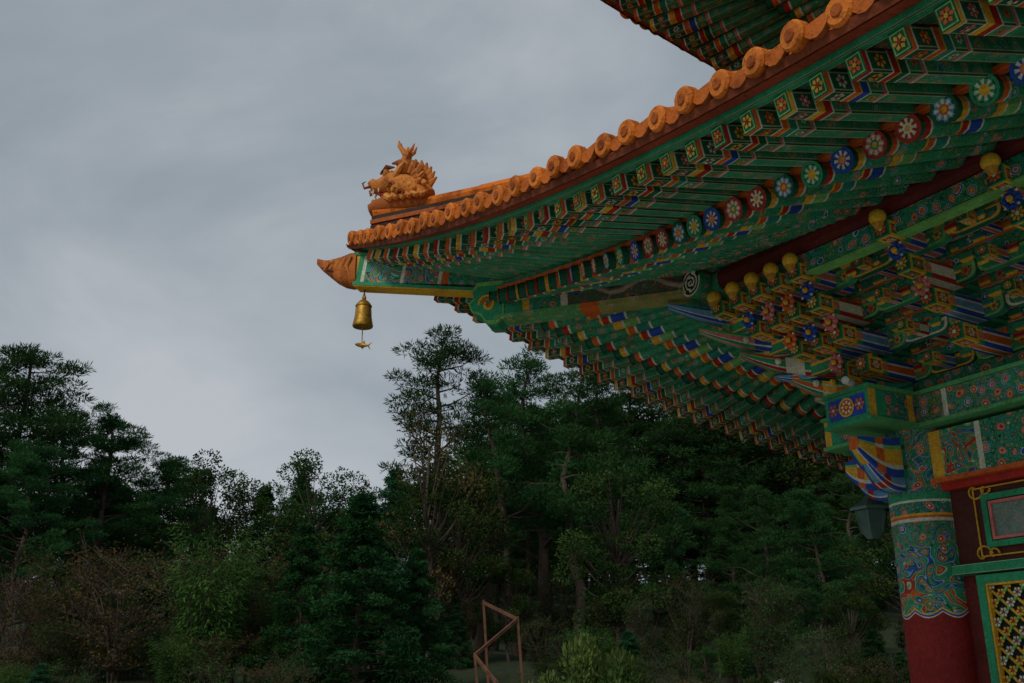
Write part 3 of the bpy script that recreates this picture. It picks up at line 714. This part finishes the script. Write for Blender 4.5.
def mk_pine(seed,H=10,lo=.35,spread=.26,dens=1.0,nb=26,bend=.12):
    rng=np.random.default_rng(seed);tm=TM();P=trunk(tm,H,H*.02,rng,bend)
    for i in range(nb):
        f=lo+(1-lo)*(i/(nb-1))**.9;az=i*2.4+rng.normal(0,.4);L=(H*spread*(1-f)**.65+.45)*rng.uniform(.6,1.2)
        a=P(min(f,.99));dr=np.array([math.cos(az),math.sin(az),rng.uniform(.05,.5)])
        pts=[a+dr*L*t+np.array([0,0,.12*L*math.sin(t*5+i)])*t for t in (0,.3,.6,1)]
        tm.tube(pts,[.05*(1-f)+.03,.04*(1-f)+.02,.02,.01],5)
        for t in (.3,.5,.7,.9,1.05):
            if rng.random()<.22: continue
            c=a+dr*L*t+rng.normal(0,.18,3)+np.array([0,0,.1]);s=rng.uniform(.28,.6)*(1.15-.4*f)
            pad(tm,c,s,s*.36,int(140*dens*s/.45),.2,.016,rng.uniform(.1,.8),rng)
    return tm.mesh('pine_tree',ML['pine'])
def mk_broad(seed,H=8,kind='broad',lo=.25,W=.32,ncl=60,nl=230,L=.13,Wd=.04):
    rng=np.random.default_rng(seed);tm=TM();P=trunk(tm,H,H*.017,rng,.07,.85)
    for i in range(ncl):
        f=rng.uniform(lo,1.0);az=rng.uniform(0,6.28);e=math.sin(math.pi*min(1,max(.08,(f-lo)/(1.08-lo))))**.6
        r=H*W*e*rng.uniform(.35,1.08);c=P(min(f,.85)*.8);c=np.array([c[0]+r*math.cos(az),c[1]+r*math.sin(az),f*H+rng.normal(0,.2)])
        a=P(max(.15,min(.8,f*.62)));md=(a+c)/2+np.array([0,0,-.1*r])
        tm.tube([a,md,c],[.045,.025,.008],5)
        s=rng.uniform(.35,.8)*H/8
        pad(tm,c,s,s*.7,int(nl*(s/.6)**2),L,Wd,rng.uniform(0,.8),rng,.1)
    return tm.mesh(kind+'_tree',ML[kind])
def mk_conif(seed,H=8,R=.3,n=100):
    rng=np.random.default_rng(seed);tm=TM();P=trunk(tm,H,H*.016,rng,.02)
    for i in range(n):
        f=.06+.94*(i/n);az=i*2.4+rng.normal(0,.3);r=H*R*(1-f)**.8*rng.uniform(.5,1.1)+.08
        a=P(min(f,.99));c=a+np.array([r*math.cos(az),r*math.sin(az),-.1*r+rng.normal(0,.1)])
        tm.tube([a,(a+c)/2+np.array([0,0,.1]),c],[.03,.02,.006],4)
        for t in (.55,.85,1.0):
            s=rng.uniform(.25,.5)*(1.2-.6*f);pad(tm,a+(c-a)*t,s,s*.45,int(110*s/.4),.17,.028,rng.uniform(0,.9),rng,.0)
    return tm.mesh('conifer_tree',ML['conif'])
def mk_scrub(seed,H=4,kind='scrub',leaf=2600):
    rng=np.random.default_rng(seed);tm=TM();ends=[]
    for s in range(8):
        az=rng.uniform(0,6.28);l=rng.uniform(.1,.35)
        pts=[np.array([math.cos(az)*l*t*H*t+.1*math.cos(az)+rng.normal(0,.03),math.sin(az)*l*t*H*t+.1*math.sin(az),t*H*rng.uniform(.9,1)]) for t in np.linspace(0,1,6)]
        tm.tube(pts,np.linspace(.035,.008,6),5)
        for k in range(18):
            j=rng.integers(1,6);a=pts[j];az2=rng.uniform(0,6.28);L=rng.uniform(.4,1.1)
            e=a+np.array([math.cos(az2)*L,math.sin(az2)*L,L*rng.uniform(.3,1.1)])
            tm.tube([a,(a+e)/2+rng.normal(0,.06,3),e],[.014,.01,.004],4);ends.append((a,e))
            e2=e+np.array([rng.normal(0,.3),rng.normal(0,.3),rng.uniform(0,.4)]);tm.tube([(a+e)/2,e2],[.008,.003],4);ends.append((a,e2))
    E=np.array([p[0] for p in ends]);F=np.array([p[1] for p in ends]);idx=rng.integers(0,len(ends),leaf);t=rng.uniform(.3,1.1,(leaf,1))
    c=E[idx]+(F-E)[idx]*t+rng.normal(0,.10,(leaf,3));tm.leaves(c,rng.normal(size=(leaf,3)),.10,.03,rng.uniform(.1,.9,leaf),rng)
    return tm.mesh(kind+'_bush',ML[kind])
def mk_bamboo(seed,H=5):
    rng=np.random.default_rng(seed);tm=TM()
    for s in range(26):
        az=rng.uniform(0,6.28);r=rng.uniform(0,.6);l=rng.uniform(.1,.45);h=H*rng.uniform(.65,1)
        B=np.array([r*math.cos(az),r*math.sin(az),0]);D=np.array([math.cos(az),math.sin(az),0])
        pts=[B+D*l*h*.5*t**2.2+np.array([0,0,h*(t-.12*t**3)]) for t in np.linspace(0,1,7)];tm.tube(pts,np.linspace(.02,.005,7),4)
        n=300;t=rng.uniform(.25,1,n);c=np.stack([np.interp(t,np.linspace(0,1,7),np.array(pts)[:,k]) for k in range(3)],1)+rng.normal(0,.16,(n,3))
        d=rng.normal(0,.6,(n,3))+np.array([0,0,-.5])+D;tm.leaves(c,d,.17,.018,rng.uniform(0,1)*np.ones(n),rng)
    return tm.mesh('bamboo',ML['bamb'])
def mk_shrub(seed):
    rng=np.random.default_rng(seed);tm=TM()
    for i in range(60):
        az=rng.uniform(0,6.28);r=rng.uniform(0,.85);z=.25+.75*rng.random()*math.sqrt(max(0,1-(r/.95)**2));c=np.array([r*math.cos(az),r*math.sin(az),z])
        tm.tube([np.array([.1*math.cos(az),.1*math.sin(az),0]),c*.6,c],[.02,.014,.005],4)
        pad(tm,c,.15,.13,190,.05,.012,rng.uniform(.1,.9),rng,.7)
    return tm.mesh('shrub',ML['shrub'])
pines=[mk_pine(11),mk_pine(12,lo=.4,spread=.3),mk_pine(13,lo=.3,spread=.22)]
denseP=[mk_pine(21,lo=.2,spread=.30,dens=1.25,nb=54,bend=.06),mk_pine(22,lo=.15,spread=.33,dens=1.25,nb=60,bend=.05)]
broads=[mk_broad(31),mk_broad(32,W=.38,ncl=70),mk_broad(33,lo=.35,ncl=50)]
conifs=[mk_conif(41),mk_conif(42,R=.36)]
scrubs=[mk_scrub(51),mk_scrub(52,leaf=1500)]
gscrub=mk_scrub(53,kind='broad',leaf=3200)
tallscrub=mk_broad(61,kind='scrub',ncl=34,nl=80,L=.11,Wd=.035)
bamb=[mk_bamboo(71),mk_bamboo(72)]
shrubs=[mk_shrub(81),mk_shrub(82)]
H0={}
def place(me,x,y,ztop,name=None,par=None,wid=1.0,rot=None):
    g=float(hgt(x,y)); 
    if me.name not in H0:
        co=np.empty(len(me.vertices)*3,np.float32);me.vertices.foreach_get('co',co);H0[me.name]=float(co[2::3].max())
    s=(ztop-g)/H0[me.name]
    o=bpy.data.objects.new(name or me.name,me);scene.collection.objects.link(o);o.location=(x,y,g-.05)
    o.scale=(s*wid,s*wid,s);o.rotation_euler=(0,0,random.uniform(0,6.28) if rot is None else rot)
    if par: o.parent=par
    return o
random.seed(17)
R=random.uniform
for x,y,z,me in ((-13.2,26,10.5,denseP[0]),(-15.4,27,10.3,denseP[1]),(-11.4,27.5,9.3,denseP[1]),(-14.4,24,8.8,denseP[0]),(-10.3,29,8.2,denseP[0]),(-12.2,24.5,7.6,denseP[1]),(-13.6,29,9.8,denseP[1])):
    place(me,x,y,z,'pine_tree',wid=1.1)
for x,y,z,me in ((-2.0,26,11.4,pines[0]),(-.9,27,10.2,pines[1]),(.6,29,11.6,pines[2]),(1.8,28,10.6,pines[1]),(.2,31,11.0,pines[0]),(2.8,29,11.0,pines[2])):
    place(me,x,y,z,'pine_tree',wid=1.05)
place(tallscrub,-2.0,24.5,8.4,'autumn_tree',wid=.75); place(broads[2],-1.2,25,6.8,'broadleaf_tree'); place(broads[0],2.4,24,7.0,'broadleaf_tree')
place(conifs[0],-2.9,19.5,5.3,'conifer_tree',wid=1.2); place(conifs[1],-4.3,21,4.9,'conifer_tree'); place(conifs[1],-1.9,20.5,4.3,'conifer_tree')
place(bamb[0],-6.2,21,4.9,'bamboo_clump',wid=1.0); place(bamb[1],-9.8,22,4.3,'bamboo_clump')
for x,y,z in ((-7.8,20.5,4.6),(-8.9,21.5,4.8),(-7.0,22.5,5.0),(-9.3,19.5,3.9),(-5.4,23,5.0),(-10.8,21,4.3)):
    place(random.choice(scrubs),x,y,z,'autumn_scrub',wid=1.25)
fo=bpy.data.objects.new('forest',None);scene.collection.objects.link(fo)
for i in range(18):
    x=-17+i*.85+R(-.4,.4);place(random.choice(broads+conifs+[denseP[0],tallscrub]),x,R(36,43),R(8.5,9.8),'tree',fo)
for i in range(40):
    x=-38+i*2.3+R(-.8,.8);y=R(48,58);t=10.6 if x<-2 else 16.0
    place(random.choice(broads+denseP+conifs),x,y,t+R(-1,.8),'tree',fo,wid=1.35)
for x in (1.5,3,4.5,6.0,7.4,8.9,10.4,12): place(random.choice(broads+denseP),x,R(38,42),13.2+R(-.4,.3),'tree',fo,wid=1.3)
for i in range(28):
    x=R(-1.5,15);y=R(24,44);place(random.choice(broads+[pines[0],pines[1],denseP[0],denseP[1]]),x,y,1.6+y*R(.17,.235),'tree',fo)
for i in range(56):
    y=R(22,34);x=R(-.52,.42)*y;place(random.choice([scrubs[0],gscrub,gscrub]+broads+[conifs[0]]),x,y,1.6+y*R(.06,.125),'understorey',fo)
for i in range(64):
    y=R(17,22);x=R(-.55,.5)*y
    if abs(x+.4)<.8 and y<20: continue
    place(random.choice([scrubs[0],gscrub,gscrub,gscrub,bamb[0],broads[0],conifs[1]]),x,y,float(hgt(x,y))+R(.7,1.6),'understorey',fo,wid=1.4)
place(shrubs[0],.95,13.3,2.3,'shrub',wid=.55,rot=1); place(shrubs[1],1.5,13.8,2.15,'shrub',wid=.5,rot=2)
for x,y,z in ((4.2,14.2,1.85),(4.9,14.5,1.8),(3.6,15,1.8)): place(shrubs[1],x,y,z,'shrub',wid=.8)
# low bushes partly hiding the stair railing
for x,y,z in ((-.9,16.0,1.75),(.35,16.6,1.9),(-.2,16.2,1.5)): place(gscrub,x,y,z,'bush',wid=1.2)
# stair railing on slope
wr=MB(); WC=(.15,.06,.03)
P3=[Vector((x,y,float(hgt(x,y))+dz)) for x,y,dz in ((-.75,16.9,.05),(-.25,17.3,.25),(-.65,18.1,.55),(.1,18.9,1.0),(-.55,19.7,1.2))]
for p in P3: beam(wr,Vector((p.x+.15,p.y,float(hgt(p.x,p.y))-.1)),p+UP*.9,.045,.045,[(0,1,WC)])
for a,b in zip(P3[:-1],P3[1:]): beam(wr,a+UP*.85,b+UP*.85,.04,.055,[(0,1,WC)])
wr.make('wooden_railing',mat_simple('weathered_wood',(.15,.065,.035),.8))
for i,(x,y,s) in enumerate(((.8,17.5,.22),(2.4,17.2,.24),(3.4,17.5,.2),(5.4,20.5,.3))):
    bm=bmesh.new();bmesh.ops.create_icosphere(bm,subdivisions=3,radius=s)
    for v in bm.verts:
        k=1+.25*math.sin(v.co.x*9+i)*math.cos(v.co.y*11)+.1*math.sin(v.co.z*17);v.co*=k;v.co.z*=.7
    me=bpy.data.meshes.new('boulder');bm.to_mesh(me);bm.free();me.materials.append(M_STONE)
    o=bpy.data.objects.new('boulder',me);scene.collection.objects.link(o);o.location=(x,y,float(hgt(x,y))+.1)

# ------------------------------------------------------------------ world, sun, camera
w=bpy.data.worlds.new('World');scene.world=w;w.use_nodes=True;nt=w.node_tree;nt.nodes.clear()
sun_el=math.radians(42);az=math.radians(215)
sky=nd(nt,'ShaderNodeTexSky',sky_type='NISHITA');sky.sun_disc=False;sky.sun_elevation=sun_el;sky.sun_rotation=az
tc=nd(nt,'ShaderNodeTexCoord').outputs['Generated']
mp=nd(nt,'ShaderNodeMapping',{'Vector':tc,'Scale':(1.0,1.0,1.9),'Rotation':(.0,.5,.2)}).outputs[0]
n=nd(nt,'ShaderNodeTexNoise',{'Vector':mp,'Scale':2.0,'Detail':8.0,'Roughness':.52,'Distortion':.35}).outputs[0]
cl=ramp(nt,n,[(.30,(.24,.29,.335)),(.50,(.365,.41,.45)),(.68,(.52,.55,.58))])
b1=nd(nt,'ShaderNodeBackground',{0:sky.outputs[0],1:.06}); b2=nd(nt,'ShaderNodeBackground',{0:cl,1:1.0})
mx=nd(nt,'ShaderNodeMixShader',{0:.88});nt.links.new(b1.outputs[0],mx.inputs[1]);nt.links.new(b2.outputs[0],mx.inputs[2])
nd(nt,'ShaderNodeOutputWorld',{0:mx.outputs[0]})
sl=bpy.data.lights.new('sun','SUN');sl.energy=1.5;sl.angle=math.radians(12);sl.color=(1,.95,.88)
so=bpy.data.objects.new('sun',sl);scene.collection.objects.link(so)
sd=Vector((math.sin(az)*math.cos(sun_el),math.cos(az)*math.cos(sun_el),math.sin(sun_el)))
so.rotation_euler=(-sd).to_track_quat('-Z','Y').to_euler()
cam=bpy.data.cameras.new('camera');cam.lens=35;cam.sensor_width=36;cam.clip_end=3000
co=bpy.data.objects.new('camera',cam);scene.collection.objects.link(co);co.location=(0,0,1.6);co.rotation_euler=(math.radians(109),0,0);scene.camera=co
scene.view_settings.view_transform='Standard';scene.view_settings.look='None';scene.view_settings.exposure=0
